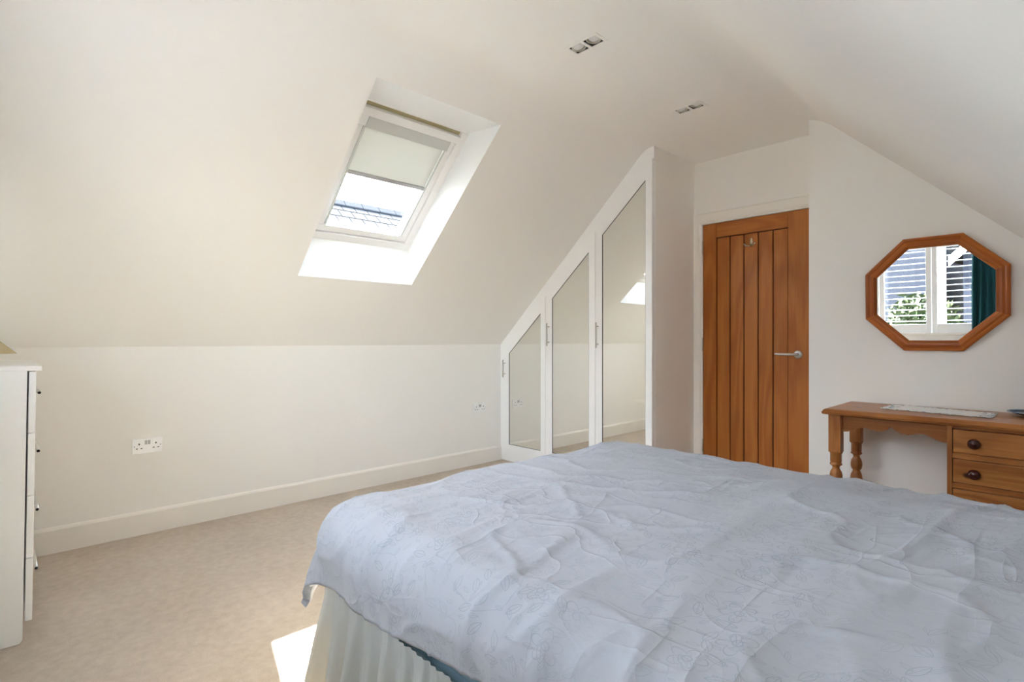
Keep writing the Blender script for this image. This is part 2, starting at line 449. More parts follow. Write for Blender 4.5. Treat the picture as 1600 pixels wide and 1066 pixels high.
obj('glazing_bead', ring(.872, 1.543, J0+.114, J1-.114, .010, .008, .008, .008, .212, .226, 0), 'upvc', win)
obj('gasket', ring(.880, 1.540, J0+.120, J1-.120, .006, .004, .005, .005, .218, .230, 0), 'gasket', win)
obj('pane', slbox(B(), .875, 1.548, J0+.112, J1-.112, .226, .230), 'glass', win)
obj('outer_frame', ring(I0-.10, I1+.10, J0-.10, J1+.10, .165, .19, .155, .155, .243, .27), 'upvc', win)
# roller blind
bl = empty('roller_blind', SL(1.62, 1.66, .2), 'off-white roller blind half drawn down over the sloping roof window', 'blind')
obj('blind_fabric', slbox(B(), 1.262, 1.606, J0+.110, J1-.110, .1825, .1838), 'blind', bl)
obj('grey_bar', slbox(B(), 1.542, 1.607, J0+.106, J1-.090, .172, .1822, .003), 'grey_bar', bl, label='pale grey bar across the top of the blind')  # flat grey bar laid over the top of the fabric
for a_, b_ in ((J0+.096, J0+.109), (J1-.109, J1-.096)): obj('side_channel', slbox(B(), .885, 1.542, a_, b_, .178, .1858, .001), 'grey_bar', bl)
obj('bottom_bar', slbox(B(), 1.247, 1.272, J0+.109, J1-.109, .176, .1858, .003), 'greyplastic', bl, label='slim grey bottom bar')
# portal light for the roof window and the gable window: lets the renderer find the sky
def portal(name, loc, direction, sx_, sy_):
    d = bpy.data.lights.new(name, 'AREA'); d.shape = 'RECTANGLE'; d.size = sx_; d.size_y = sy_
    d.cycles.is_portal = True
    o = bpy.data.objects.new(name, d); C.objects.link(o); o.location = loc
    o.rotation_euler = Vector(direction).to_track_quat('-Z', 'Y').to_euler()
    return o
portal('roof_window_daylight', SL(1.21, 1.6635, .33), (ST, 0, -CT), 1.0, .8)
portal('gable_window_daylight', ((WX0+WX1)/2, YB-.18, (WZ0+WZ1)/2), (0, 1, 0), WX1-WX0+.04, WZ1-WZ0+.04)

# ------------------------------------------------------------------ gable window (window_2) with shutters
w2 = empty('window_2', ((WX0+WX1)/2, YB-.1, WZ0), kind=STRUCT)
y0, y1 = YB-.15, YB-.10
bm = B()
for a in (WX0, WX1-.05): bx(bm, a, a+.05, y0, y1, WZ0, WZ1, .004)
for a in (WZ0, WZ1-.05): bx(bm, WX0+.05, WX1-.05, y0, y1, a, a+.05, .004)
obj('frame', bm, 'upvc', w2)
wm = [WX0+.05, -1.60, -.99, WX1-.05]
for a in wm[1:-1]: obj('mullion', box(a-.035, a+.035, y0, y1, WZ0+.05, WZ1-.05, .004), 'upvc', w2)
for a, b in zip(wm, wm[1:]): obj('pane', box(a+.01, b-.01, y0+.02, y0+.026, WZ0+.04, WZ1-.04), 'glass', w2)
obj('sill', box(WX0-.03, WX1+.03, YB-.10, YB+.03, WZ0-.025, WZ0-.001, .006), 'skirt', w2)
PW = (WX1-WX0)/4
names = ['white louvred shutter panel at the end of the window away from the teal curtain', 'white louvred shutter panel, second from the bare end of the window',
         'white louvred shutter panel next to the one beside the teal curtain', 'white louvred shutter panel partly behind the teal curtain']
sh_y = YB-.035
first = None
for k in range(4):
    a, b = WX0+k*PW+.002, WX0+(k+1)*PW-.002
    sh = empty('window_shutter', (a, sh_y, WZ0), names[k], 'shutter', 'louvred shutters on the gable window')
    if first is None:
        first = [obj('stile', box(a, a+.05, sh_y-.014, sh_y+.014, WZ0, WZ1-.002, .003), 'white', sh),
                 obj('stile', box(b-.05, b, sh_y-.014, sh_y+.014, WZ0, WZ1-.002, .003), 'white', sh),
                 obj('bottom_rail', box(a+.05, b-.05, sh_y-.013, sh_y+.013, WZ0, WZ0+.10, .003), 'white', sh),
                 obj('top_rail', box(a+.05, b-.05, sh_y-.013, sh_y+.013, WZ1-.09, WZ1-.002, .003), 'white', sh)]
        nl = 13
        for i in range(nl):
            zc = WZ0+.135+i*(WZ1-.09-WZ0-.135-.03)/(nl-1)
            ca, sa = math.cos(math.radians(-4)), math.sin(math.radians(-4))
            pts = []
            for q in range(12):
                th = 2*PI*q/12; yy, zz = .037*math.cos(th), .0048*math.sin(th)
                pts.append((sh_y+yy*ca-zz*sa, zc+yy*sa+zz*ca))
            first.append(obj('louvre', prism(B(), pts, a+.052, b-.052, axis='x'), 'white', sh, True))
    else:
        for p in first: copy_part(p, sh, (0, 0, 0))
# a curtain at each end; the left one is unseen, added to cut light
def curtain(cx0, cx1, label):
    bm = B(); nx, nz = 90, 26; rows = []
    folds = 5.5*(cx1-cx0)/.31
    for j in range(nz+1):
        row = []
        for i in range(nx+1):
            f = i/nx; x = cx0+(cx1-cx0)*f
            ztop = min(gable(x)-.05, 2.12); z = .03+(ztop-.03)*j/nz
            y = YB+.09+.028*math.sin(f*2*PI*folds+.35*math.sin(j*.25))+.008*math.sin(f*41)
            row.append(bm.verts.new((x+.006*math.sin(j*.3+f*9), y, z)))
        rows.append(row)
    for j in range(nz):
        for i in range(nx): bm.faces.new([rows[j][i], rows[j][i+1], rows[j+1][i+1], rows[j+1][i]])
    cu = empty('curtain', ((cx0+cx1)/2, YB+.09, 0), label, 'curtain', 'teal curtains at the gable window')
    o = obj('curtain_fabric', bm, 'curtain', cu, True); md = o.modifiers.new('thick', 'SOLIDIFY'); md.thickness = .004
    pts = [(x, YB+.05, min(gable(x)-.045, 2.125)) for x in (cx0-.03, (cx0+cx1)/2, cx1+.03)]
    obj('curtain_rail', tube(B(), pts, .009), 'white', cu, True)
curtain(-.712, -.40, 'teal fabric curtain hanging in folds, seen in the octagonal mirror')
curtain(-2.59, -2.04, 'unseen teal curtain added at the chest of drawers end of the window to cut its light')

# ------------------------------------------------------------------ door, lining, architrave
door = empty('door_1', ((DX0+DX1)/2, YD, 0), kind=STRUCT)
G = [-1.845, -1.743, -1.640, -1.538, -1.436, -1.334]
fy, fb = YD+.002, YD+.040
obj('stile', box(DX0+.002, G[0], fy, fb, .008, DZ-.003, .0025), 'oak_v', door)
obj('stile', box(G[5], DX1-.002, fy, fb, .008, DZ-.003, .0025), 'oak_v', door)
obj('rail', box(G[0], G[5], fy+.0003, fb, 1.879, DZ-.003, .0025), 'oak_h', door)
obj('rail', box(G[0], G[5], fy+.0003, fb, .008, .11, .0025), 'oak_h', door)
obj('groove_panel', box(G[0]-.006, G[5]+.006, fy+.018, fb-.002, .10, 1.89), 'oak_dark', door)
for a, b in zip(G, G[1:]):
    obj('board', box(a+.0035, b-.0035, fy+.008, fy+.022, .1135, 1.8745, .004), 'oak_v', door)
hd = obj('handle_rose', lathe(B(), [(.0, 0), (.0265, 0), (.0265, -.007), (.024, -.0095), (.0, -.0095)], -1.269, fy, 1.002, 'y', 28, False), 'steel', door, True)
pth = [(-1.269, fy-.006, 1.002), (-1.269, fy-.030, 1.002)]
for k in range(7):
    a = k/6*PI/2; pth.append((-1.269-.018*(1-math.cos(a)), fy-.034-.018*math.sin(a), 1.002))
pth += [(-1.33, fy-.053, 1.002), (-1.395, fy-.053, 1.003), (-1.403, fy-.052, 1.003)]
obj('lever', tube(B(), pth, [.009]*(len(pth)-1)+[.006], 14), 'steel', hd, True)
for z in (.24, 1.02, 1.765):
    hg = obj('hinge', lathe(B(), [(.0055, 0), (.0055, .098)], DX0-.001, fy-.004, z, 'z', 12), 'steel', door, True)
tr = empty('trim_1', (DX0, YD, 0), kind=STRUCT)
def arch_pts(o, i):     # a gentle moulded face: outer edge o, inner edge i
    w_ = i-o
    return [(o, YD), (o, YD-.015), (o+w_*.12, YD-.018), (o+w_*.80, YD-.014), (i-w_*.06, YD-.009), (i, YD-.005), (i, YD)]
ax0 = XW+.002
bm = B(); prism(bm, arch_pts(ax0, DX0-.010), 0, DZ+.083, axis='z')
for v in bm.verts:
    if v.co.z > 1: v.co.z = DZ+.010 + (DX0-.010-v.co.x)/(DX0-.010-ax0)*.073
obj('architrave', bm, 'skirt', tr)
bm = B()
lo = arch_pts(0, 1)
va, vb = [], []
for p, y in lo:                       # p 0 = outer (top), 1 = inner
    z = DZ+.083-.073*p
    va.append(bm.verts.new((ax0+p*(DX0-.010-ax0), y, z))); vb.append(bm.verts.new((XC, y, z)))
bm.faces.new(va); bm.faces.new(vb[::-1])
for i in range(len(va)): bm.faces.new([va[i], vb[i], vb[(i+1) % len(va)], va[(i+1) % len(va)]])
obj('architrave', bm, 'skirt', tr)
obj('architrave', prism(B(), [(DX1+.010, YD), (DX1+.010, YD-.006), (XC-.01, YD-.018), (XC-.001, YD-.016), (XC-.001, YD)], 0, DZ+.010, axis='z'), 'skirt', tr)
bm = B(); bx(bm, DX0-.012, DX0-.001, YD-.003, YD+.099, 0, DZ+.012); bx(bm, DX1+.001, DX1+.012, YD-.003, YD+.099, 0, DZ+.012); bx(bm, DX0-.001, DX1+.001, YD-.003, YD+.099, DZ, DZ+.012)
bx(bm, DX0-.001, DX1+.001, fb+.002, fb+.02, 0, DZ)
obj('door_lining', bm, 'skirt', tr)
# robe hook on the door
hk = empty('coat_hook', (-1.586, fy+.008, 1.79), 'small polished brass double coat hook screwed to the oak door', 'hook')
hy = fy+.008
bm = B(); lathe(bm, [(.0, 0), (.010, 0), (.009, -.004), (.0, -.006)], 0, 0, 0, 'y', 20, False)
for v in bm.verts: v.co = Vector((-1.586+v.co.x*1.2, hy+v.co.y, 1.813+v.co.z*3.2))
obj('backplate', bm, 'brass', hk, True)
for s in (-1, 1):
    obj('prong', tube(B(), [(-1.586, hy-.004, 1.792), (-1.586+s*.011, hy-.016, 1.781), (-1.586+s*.028, hy-.028, 1.785), (-1.586+s*.040, hy-.034, 1.799)], [.006, .005, .0048, .0068], 10), 'brass', hk, True)

# ------------------------------------------------------------------ fitted wardrobe
wd = empty('fitted_wardrobe', (-2.8, YW, 0), 'white fitted wardrobe under the slope with three mirrored angled doors', 'wardrobe')
zt = lambda x: gable(x)-.002
XL = -A-.006
# side, back and carcass
obj('side_panel', prism(B(), [(YW+.018, 0), (YD, 0), (YD, H-.001), (YW+.018, H-.001)], XW-.02, XW, axis='x'), 'cream', wd, label='plain cream painted end panel')
# scribe trim that follows the slope: outer edge on the ceiling, inner edge 86 mm lower
xs = [XL] + [p[0] for p in prof if XL+.05 < p[0] < XW-.005 and p[0] > XLS-.12] + [XW+.001]
top = [(x, zt(x)) for x in xs]
inner = lambda x: .9985 + (x+3.577)*(2.385-.9985)/(3.577-2.022)
pts = [(XL, .06), (XL+.045, .06), (XL+.045, inner(XL+.045)), (XW+.001, inner(XW+.001))] + top[::-1]
obj('scribe_trim', prism(B(), pts, YW, YW+.018, 0), 'white', wd)
obj('plinth', box(XL, XW-.001, YW+.004, YW+.022, 0, .088, .002), 'white', wd)
obj('carcass_post', box(XW-.03, XW-.001, YW+.002, YW+.018, .088, 2.36), 'white', wd)
obj('back_board', prism(B(), [(XL, .06), (XW-.02, .06), (XW-.02, 2.36), (XL, .96)], YW+.024, YW+.034), 'white', wd)
dt = lambda x: inner(x)-.004
DY0, DY1 = YW-.024, YW-.002
# (left, right, mirror left, mirror right)
doors = [(-3.560, -3.044, -3.490, -3.097), (-3.038, -2.522, -2.966, -2.582), (-2.516, -2.023, -2.455, -2.076)]
hnd = [(-3.535, .764, .922), (-2.998, 1.052, 1.242), (-2.490, 1.040, 1.236)]
for (x0, x1, m0, m1), (hx, hz0, hz1) in zip(doors, hnd):
    zb, mb = .094, .158
    e0, e1 = dt(x0), dt(x1)
    sl = (e1-e0)/(x1-x0)
    mt = lambda x: e0+(x-x0)*sl-.092
    bm = B()
    for q in ([(x0, zb), (m0, zb), (m0, e0+(m0-x0)*sl), (x0, e0)], [(m1, zb), (x1, zb), (x1, e1), (m1, e0+(m1-x0)*sl)],
              [(m0, zb), (m1, zb), (m1, mb), (m0, mb)], [(m0, mt(m0)), (m1, mt(m1)), (m1, e0+(m1-x0)*sl), (m0, e0+(m0-x0)*sl)]):
        prism(bm, q, DY0, DY1)
    d = obj('door', bm, 'white', wd)
    obj('mirror_pane', prism(B(), [(m0-.004, mb-.004), (m1+.004, mb-.004), (m1+.004, mt(m1+.004)+.004), (m0-.004, mt(m0-.004)+.004)], DY0+.006, DY0+.010), 'mirror_w', d)
    bm = B()
    for q in ([(m0, mb), (m0+.003, mb), (m0+.003, mt(m0)), (m0, mt(m0))], [(m1-.004, mb), (m1, mb), (m1, mt(m1)), (m1-.004, mt(m1))],
              [(m0, mb), (m1, mb), (m1, mb+.003), (m0, mb+.003)], [(m0, mt(m0)-.003), (m1, mt(m1)-.003), (m1, mt(m1)), (m0, mt(m0))]):
        prism(bm, q, DY0+.003, DY0+.0055)
    obj('mirror_edge', bm, 'gasket', d)
    bm = B(); tube(bm, [(hx, DY0-.030, hz0), (hx, DY0-.030, hz1)], .006, 12)
    for z in (hz0+.03, hz1-.03): tube(bm, [(hx, DY0, z), (hx, DY0-.030, z)], .0045, 10)
    obj('handle', bm, 'steel', d, True, label='brushed steel bar handle')

# ------------------------------------------------------------------ sockets
def socket(yc, zc, label, sw):
    x = -A-.008
    s = empty('wall_socket', (x, yc, zc), label, 'socket', 'double sockets on the low wall')
    obj('faceplate', box(x, x+.009, yc-.073, yc+.073, zc-.043, zc+.043, .003), 'plastic', s)
    for k in (-1, 1):
        c0 = yc+k*.040
        for dy, dz, a, b in ((0, .012, .003, .0045), (-.011, -.013, .0045, .0022), (.011, -.013, .0045, .0022)):
            obj('pin_hole', box(x+.0085, x+.0093, c0+dy-a, c0+dy+a, zc+dz-b, zc+dz+b), 'dark', s)
        if sw: obj('switch', box(x+.008, x+.0125, yc+k*.0075-.0055, yc+k*.0075+.0055, zc+.008, zc+.031, .001), 'greyplastic', s)
        obj('screw', lathe(B(), [(.0035, 0), (.003, .001)], x+.009, yc+k*.062, zc, 'x', 10), 'greyplastic', s)
socket(.5955, .500, 'white double wall socket with two grey switches beyond the chest of drawers', True)
socket(3.068, .497, 'white double wall socket on the low wall right beside the wardrobe', True)

# ------------------------------------------------------------------ twin downlights
def downlight(y0, y1, label):
    x0, x1 = -1.632, -1.470; xm = (x0+x1)/2; yc = (y0+y1)/2
    d = empty('ceiling_downlight', (xm, yc, H), label, 'downlight', 'twin downlights in the flat ceiling')
    z = H-.0015
    bm = B()
    bx(bm, x0-.010, x0+.004, y0-.010, y1+.010, z-.001, H+.002); bx(bm, x1-.004, x1+.012, y0-.010, y1+.010, z-.001, H+.002)
    bx(bm, x0+.004, x1-.004, y0-.010, y0+.003, z-.001, H+.002); bx(bm, x0+.004, x1-.004, y1-.003, y1+.010, z-.001, H+.002)
    bx(bm, xm-.007, xm+.007, y0+.003, y1-.003, z-.001, H+.002)
    obj('trim_frame', bm, 'cream', d)
    bm = B(); hh = .085
    bx(bm, x0-.004, x0, y0-.004, y1+.004, H+.002, H+hh); bx(bm, x1, x1+.004, y0-.004, y1+.004, H+.002, H+hh)
    bx(bm, x0, x1, y0-.004, y0, H+.002, H+hh); bx(bm, x0, x1, y1, y1+.004, H+.002, H+hh); bx(bm, x0-.004, x1+.004, y0-.004, y1+.004, H+hh, H+hh+.004)
    bx(bm, xm-.001, xm+.001, y0, y1, H+.002, H+hh)
    obj('housing', bm, 'can', d)
    for c, tilt in (((x0+xm-.007)/2+.002, -.25), ((x1+xm+.007)/2-.002, .12)):
        bm = B(); lathe(bm, [(.030, .006), (.0345, .006), (.0345, .022), (.030, .022), (.030, .006)], 0, 0, 0, 'z', 28, False)
        bmesh.ops.transform(bm, matrix=Matrix.Translation((c, yc, H-.002)) @ Matrix.Rotation(tilt*.4, 4, 'Y'), verts=bm.verts)
        r_ = obj('gimbal_ring', bm, 'ring', d, True)
        bm = B(); lathe(bm, [(.0005, .004), (.012, .005), (.022, .009), (.0275, .014), (.0275, .05), (.012, .07)], 0, 0, 0, 'z', 28)
        bmesh.ops.transform(bm, matrix=Matrix.Translation((c, yc, H-.002)) @ Matrix.Rotation(tilt, 4, 'Y'), verts=bm.verts)
        obj('lamp', bm, 'lamp_glass', r_, True)
downlight(1.925, 2.002, 'recessed twin downlight in the ceiling out in the middle of the room')
downlight(2.904, 2.978, 'recessed twin downlight in the ceiling closer to the oak door')

# ------------------------------------------------------------------ octagonal mirror
mc = Vector((-.5, YM, 1.349))
mr = empty('wall_mirror', (mc.x, mc.y, mc.z), 'octagonal wall mirror in a moulded orange pine frame above the desk', 'mirror')
bm = B()
prof_m = [(.307, 0), (.307, -.014), (.300, -.021), (.292, -.022), (.286, -.019), (.276, -.024), (.264, -.022), (.256, -.013), (.252, -.012), (.250, -.004), (.250, 0)]
TILT = math.radians(1.8)
for k in range(8):
    bm = B()
    a0, a1 = PI/8+(k)*PI/4, PI/8+(k+1)*PI/4
    ra = [bm.verts.new((r/math.cos(PI/8)*math.cos(a0), y, r/math.cos(PI/8)*math.sin(a0))) for r, y in prof_m]
    rb = [bm.verts.new((r/math.cos(PI/8)*math.cos(a1), y, r/math.cos(PI/8)*math.sin(a1))) for r, y in prof_m]
    bm.faces.new(ra); bm.faces.new(rb[::-1])
    for i in range(len(ra)): bm.faces.new([ra[i], rb[i], rb[(i+1) % len(ra)], ra[(i+1) % len(ra)]])
    mid = (a0+a1)/2
    bmesh.ops.recalc_face_normals(bm, faces=bm.faces)
    # local frame: each length of moulding runs along its own x axis so the grain follows it
    R = Matrix.Rotation(mid-PI/2, 4, 'Y')
    bmesh.ops.transform(bm, matrix=R, verts=bm.verts)
    me = bpy.data.meshes.new('frame_side'); bm.to_mesh(me); bm.free(); me.materials.append(M['pine_mir'])
    o = bpy.data.objects.new('frame_side', me); C.objects.link(o); o.parent = mr
    o.rotation_euler = (0, -(mid-PI/2), 0)
bm = B(); bm.faces.new([bm.verts.new((.251/math.cos(PI/8)*math.cos(PI/8+k*PI/4), -.007, .251/math.cos(PI/8)*math.sin(PI/8+k*PI/4))) for k in range(8)])
bm2 = bmesh.ops.extrude_face_region(bm, geom=list(bm.faces)); bmesh.ops.translate(bm, vec=(0, .004, 0), verts=[v for v in bm2['geom'] if isinstance(v, bmesh.types.BMVert)])
bmesh.ops.translate(bm, vec=mc, verts=bm.verts)
obj('mirror_glass', bm, 'mirror', mr)
# it hangs from its top: leans out a little from the wall
mr.rotation_euler = (TILT, 0, 0)
mr.location = mc + Vector((0, -.3075*math.sin(TILT)-.001, 0))

# ------------------------------------------------------------------ pine dressing table
dk = empty('dressing_table', (-.35, 3.37, 0), 'pine dressing table with turned legs, scalloped apron and knobbed drawers', 'desk')
TX0, TX1, TY0, TY1 = -.896, .205, 3.112, 3.607
bm = B()
ed = [(0, .7395), (-.004, .7395), (-.012, .735), (-.016, .728), (-.020, .722), (-.018, .714), (-.012, .711), (0, .711)]
def rim(o, z):  # rectangle grown by o on three sides
    return [(TX0+.02-(-o) if False else TX0+.02+o, TY0+.02+o, z), (TX1-.02-o, TY0+.02+o, z), (TX1-.02-o, TY1, z), (TX0+.02+o, TY1, z)]
rings_ = [[bm.verts.new(p) for p in rim(o, z)] for o, z in ed]
bm.faces.new(rings_[0]); bm.faces.new(rings_[-1][::-1])
for a, b in zip(rings_, rings_[1:]):
    for i in range(4): bm.faces.new([a[i], b[i], b[(i+1) % 4], a[(i+1) % 4]])
obj('table_top', bm, 'pine_h', dk)
def leg(xc, yc):
    l = .0285
    bm = B(); bx(bm, xc-l, xc+l, yc-l, yc+l, .513, .711, .002)
    # chamfered transition then turning
    tp = [(.0325, .520), (.030, .508), (.0265, .505), (.0265, .462), (.0245, .458), (.0285, .452), (.0285, .446), (.019, .440), (.016, .430), (.018, .424), (.026, .410),
          (.0295, .392), (.0295, .378), (.026, .362), (.0175, .350), (.0195, .346), (.027, .328), (.031, .300), (.029, .250), (.023, .200), (.019, .165), (.024, .158), (.024, .148), (.017, .140), (.023, .115), (.028, .085), (.026, .055), (.018, .022), (.015, 0)]
    bt = B(); lathe(bt, tp[::-1], xc, yc, 0, 'z', 20)
    me_ = bpy.data.meshes.new('tmp'); bt.to_mesh(me_); bt.free()
    bm.from_mesh(me_); bpy.data.meshes.remove(me_)
    o = obj('leg', bm, 'pine_v', dk)
    for p in o.data.polygons: p.use_smooth = p.center.z < .512 and p.area < .002
    return o
leg(-.8415, 3.165); leg(-.8415, 3.556)
ap = [(-.813, .624), (-.800, .623), (-.785, .626), (-.765, .637), (-.745, .646), (-.716, .652), (-.690, .6485), (-.660, .644), (-.640, .6445), (-.618, .654), (-.600, .669), (-.585, .656), (-.565, .645), (-.535, .640), (-.510, .646), (-.490, .651), (-.470, .650), (-.448, .642), (-.428, .631), (-.405, .623), (-.386, .621)]
obj('apron', prism(B(), [(-.386, .711), (-.813, .711)] + ap, 3.165, 3.184), 'pine_h', dk)
obj('side_rail', box(-.852, -.834, 3.190, 3.530, .624, .711), 'pine_h', dk)
obj('back_rail', box(-.815, -.38, 3.560, 3.576, .640, .711), 'pine_h', dk)
PX0, PX1, PF = -.384, .178, 3.142
obj('side_panel', box(PX0, PX0+.019, PF, 3.585, .06, .711, .0015), 'pine_v', dk)
obj('side_panel', box(PX1-.019, PX1, PF, 3.585, .06, .711, .0015), 'pine_v', dk)
obj('back_panel', box(PX0+.019, PX1-.019, 3.575, 3.585, .06, .711), 'pine_v', dk)
dz = [(.586, .692), (.450, .557), (.314, .421), (.165, .285)]
rl = [(.695, .711), (.559, .584), (.423, .448), (.287, .312), (.105, .163)]
for a, b in rl: obj('drawer_rail', box(PX0+.019, PX1-.019, PF+.004, PF+.03, a, b, .0015), 'pine_h', dk)
obj('plinth', box(PX0-.012, PX1+.012, PF-.012, 3.595, 0, .103, .006), 'pine_h', dk)
for a, b in dz:
    d = obj('drawer', box(PX0+.0215, PX1-.0215, PF-.003, PF+.30, a, b, .005), 'pine_h', dk)
    for kx in (-.287, .081):
        obj('knob', lathe(B(), [(.0, -.041), (.012, -.0395), (.020, -.034), (.0235, -.026), (.022, -.018), (.014, -.011), (.010, -.006), (.013, -.001), (.013, 0)], kx, PF-.003, (a+b)/2-.003, 'y', 22, False), 'knob', d, True, label='dark red-brown turned wooden knob')
# runner
bm = B(); uvl = bm.loops.layers.uv.new('UVMap'); nu, nv = 48, 16
c00, c10, c11, c01 = Vector((-.684, 3.308)), Vector((-.236, 3.262)), Vector((-.228, 3.497)), Vector((-.668, 3.585))
vg = []
for i in range(nu+1):
    col_ = []
    for j in range(nv+1):
        u, v = i/nu, j/nv
        uu = u + (.018*abs(math.sin(v*PI*4)) - .018)*(1 if u > .5 else -1)*(abs(u-.5)*2)**6
        vv = v + (.03*abs(math.sin(u*PI*11)) - .03)*(1 if v > .5 else -1)*(abs(v-.5)*2)**6
        p = (1-uu)*(1-vv)*c00 + uu*(1-vv)*c10 + uu*vv*c11 + (1-uu)*vv*c01
        z = .7412 + .0016*(abs(v-.5)*2)**6*abs(math.sin(u*19)) + .002*(abs(u-.5)*2)**10
        col_.append((bm.verts.new((p.x, p.y, z)), u, v))
    vg.append(col_)
for i in range(nu):
    for j in range(nv):
        q = [vg[i][j], vg[i+1][j], vg[i+1][j+1], vg[i][j+1]]
        f_ = bm.faces.new([a[0] for a in q])
        for lp, a in zip(f_.loops, q): lp[uvl].uv = (a[1], a[2])
rn = obj('table_runner', bm, 'runner', None, True, at=(-.45, 3.42, .7412))
md = rn.modifiers.new('thick', 'SOLIDIFY'); md.thickness = .0012
tag(rn, 'white cloth runner with blue flowered scalloped border on the pine dressing table', 'runner')
ds = empty('dish', (-.085, 3.50, .7405), 'dark green shallow dish with pale blue rim at the dressing table edge', 'dish')
obj('bowl', lathe(B(), [(.0, .003), (.055, .003), (.058, 0), (.062, .001), (.090, .010), (.112, .018), (.110, .0195), (.085, .013), (.05, .008), (.0, .008)], -.085, 3.50, .7400, 'z', 40, False), 'dish', ds, True)
obj('rim', lathe(B(), [(.108, .0185), (.117, .0185), (.118, .0215), (.108, .0215), (.108, .0185)], -.085, 3.50, .7400, 'z', 40, False), 'dishrim', ds, True)

# ------------------------------------------------------------------ bed
BX0, BX1, BY0, BY1 = -1.545, .42, .705, 2.205
bed = empty('bed', ((BX0+BX1)/2, (BY0+BY1)/2, 0), 'double divan bed with a pale blue sheet, its head to the right wall', 'bed')
bx_ = box(BX0+.02, BX1, BY0+.02, BY1-.02, .03, .345, .02)
obj('divan_base', bx_, 'sheet', bed)
obj('mattress', box(BX0+.015, BX1, BY0+.008, BY1-.008, .346, .545, .05, 4), 'sheet', bed, True)
# valance: one gathered cloth round three sides, flat band at the top
def per(s):     # point and outward normal along near side, foot, far side
    L1 = BX1-.02-BX0; L2 = BY1-BY0; r = .03
    path = [('n', L1-r), ('c1', r*PI/2), ('f', L2-2*r), ('c2', r*PI/2), ('b', L1-r)]
    for nm_, ln in path:
        if s <= ln or nm_ == 'b':
            if nm_ == 'n': return Vector((BX1-.02-s, BY0, 0)), Vector((0, -1, 0))
            if nm_ == 'c1': a = s/r; return Vector((BX0+r-r*math.sin(a), BY0+r-r*math.cos(a), 0)), Vector((-math.sin(a), -math.cos(a), 0))
            if nm_ == 'f': return Vector((BX0, BY0+r+s, 0)), Vector((-1, 0, 0))
            if nm_ == 'c2': a = s/r; return Vector((BX0+r-r*math.cos(a), BY1-r+r*math.sin(a), 0)), Vector((-math.cos(a), math.sin(a), 0))
            return Vector((BX0+r+s, BY1, 0)), Vector((0, 1, 0))
        s -= ln
LT = 2*(BX1-.02-BX0-.03)+(BY1-BY0-.06)+.03*PI
ns, nz = 900, 22
bm = B(); rows = []
for j in range(nz+1):
    f = j/nz; z = .372-.360*f; row = []
    for i in range(ns+1):
        s = LT*i/ns; p, nrm = per(s)
        ph = s*2*PI/.075 + 2.6*noise.noise(Vector((s*2.3, 0, 3)))*2
        ph2 = s*2*PI/.026 + 3*noise.noise(Vector((s*7, 5, 1)))
        ph3 = s*2*PI/.17 + 3*noise.noise(Vector((s*1.3, 9, 1)))
        top_ = math.exp(-f*5)
        d = .0025*math.sin(ph2)*top_ + (.010+.015*f)*(math.sin(ph)+.35*math.sin(2*ph+.6))*(1-.8*top_) + .017*f*math.sin(ph3) + .006*noise.noise(Vector((s*9, z*7, 2)))*f
        d += .006 + .055*f**1.1 + .006*math.exp(-(f/.05)**2)
        q = p+nrm*d; row.append(bm.verts.new((q.x, q.y, z)))
    rows.append(row)
for j in range(nz):
    for i in range(ns): bm.faces.new([rows[j][i], rows[j][i+1], rows[j+1][i+1], rows[j+1][i]])
va_ = obj('bed_valance', bm, 'valance', None, True, at=((BX0+BX1)/2, (BY0+BY1)/2, 0))
tag(va_, 'pale gathered cotton valance hanging round the bed base down to the carpet', 'valance')

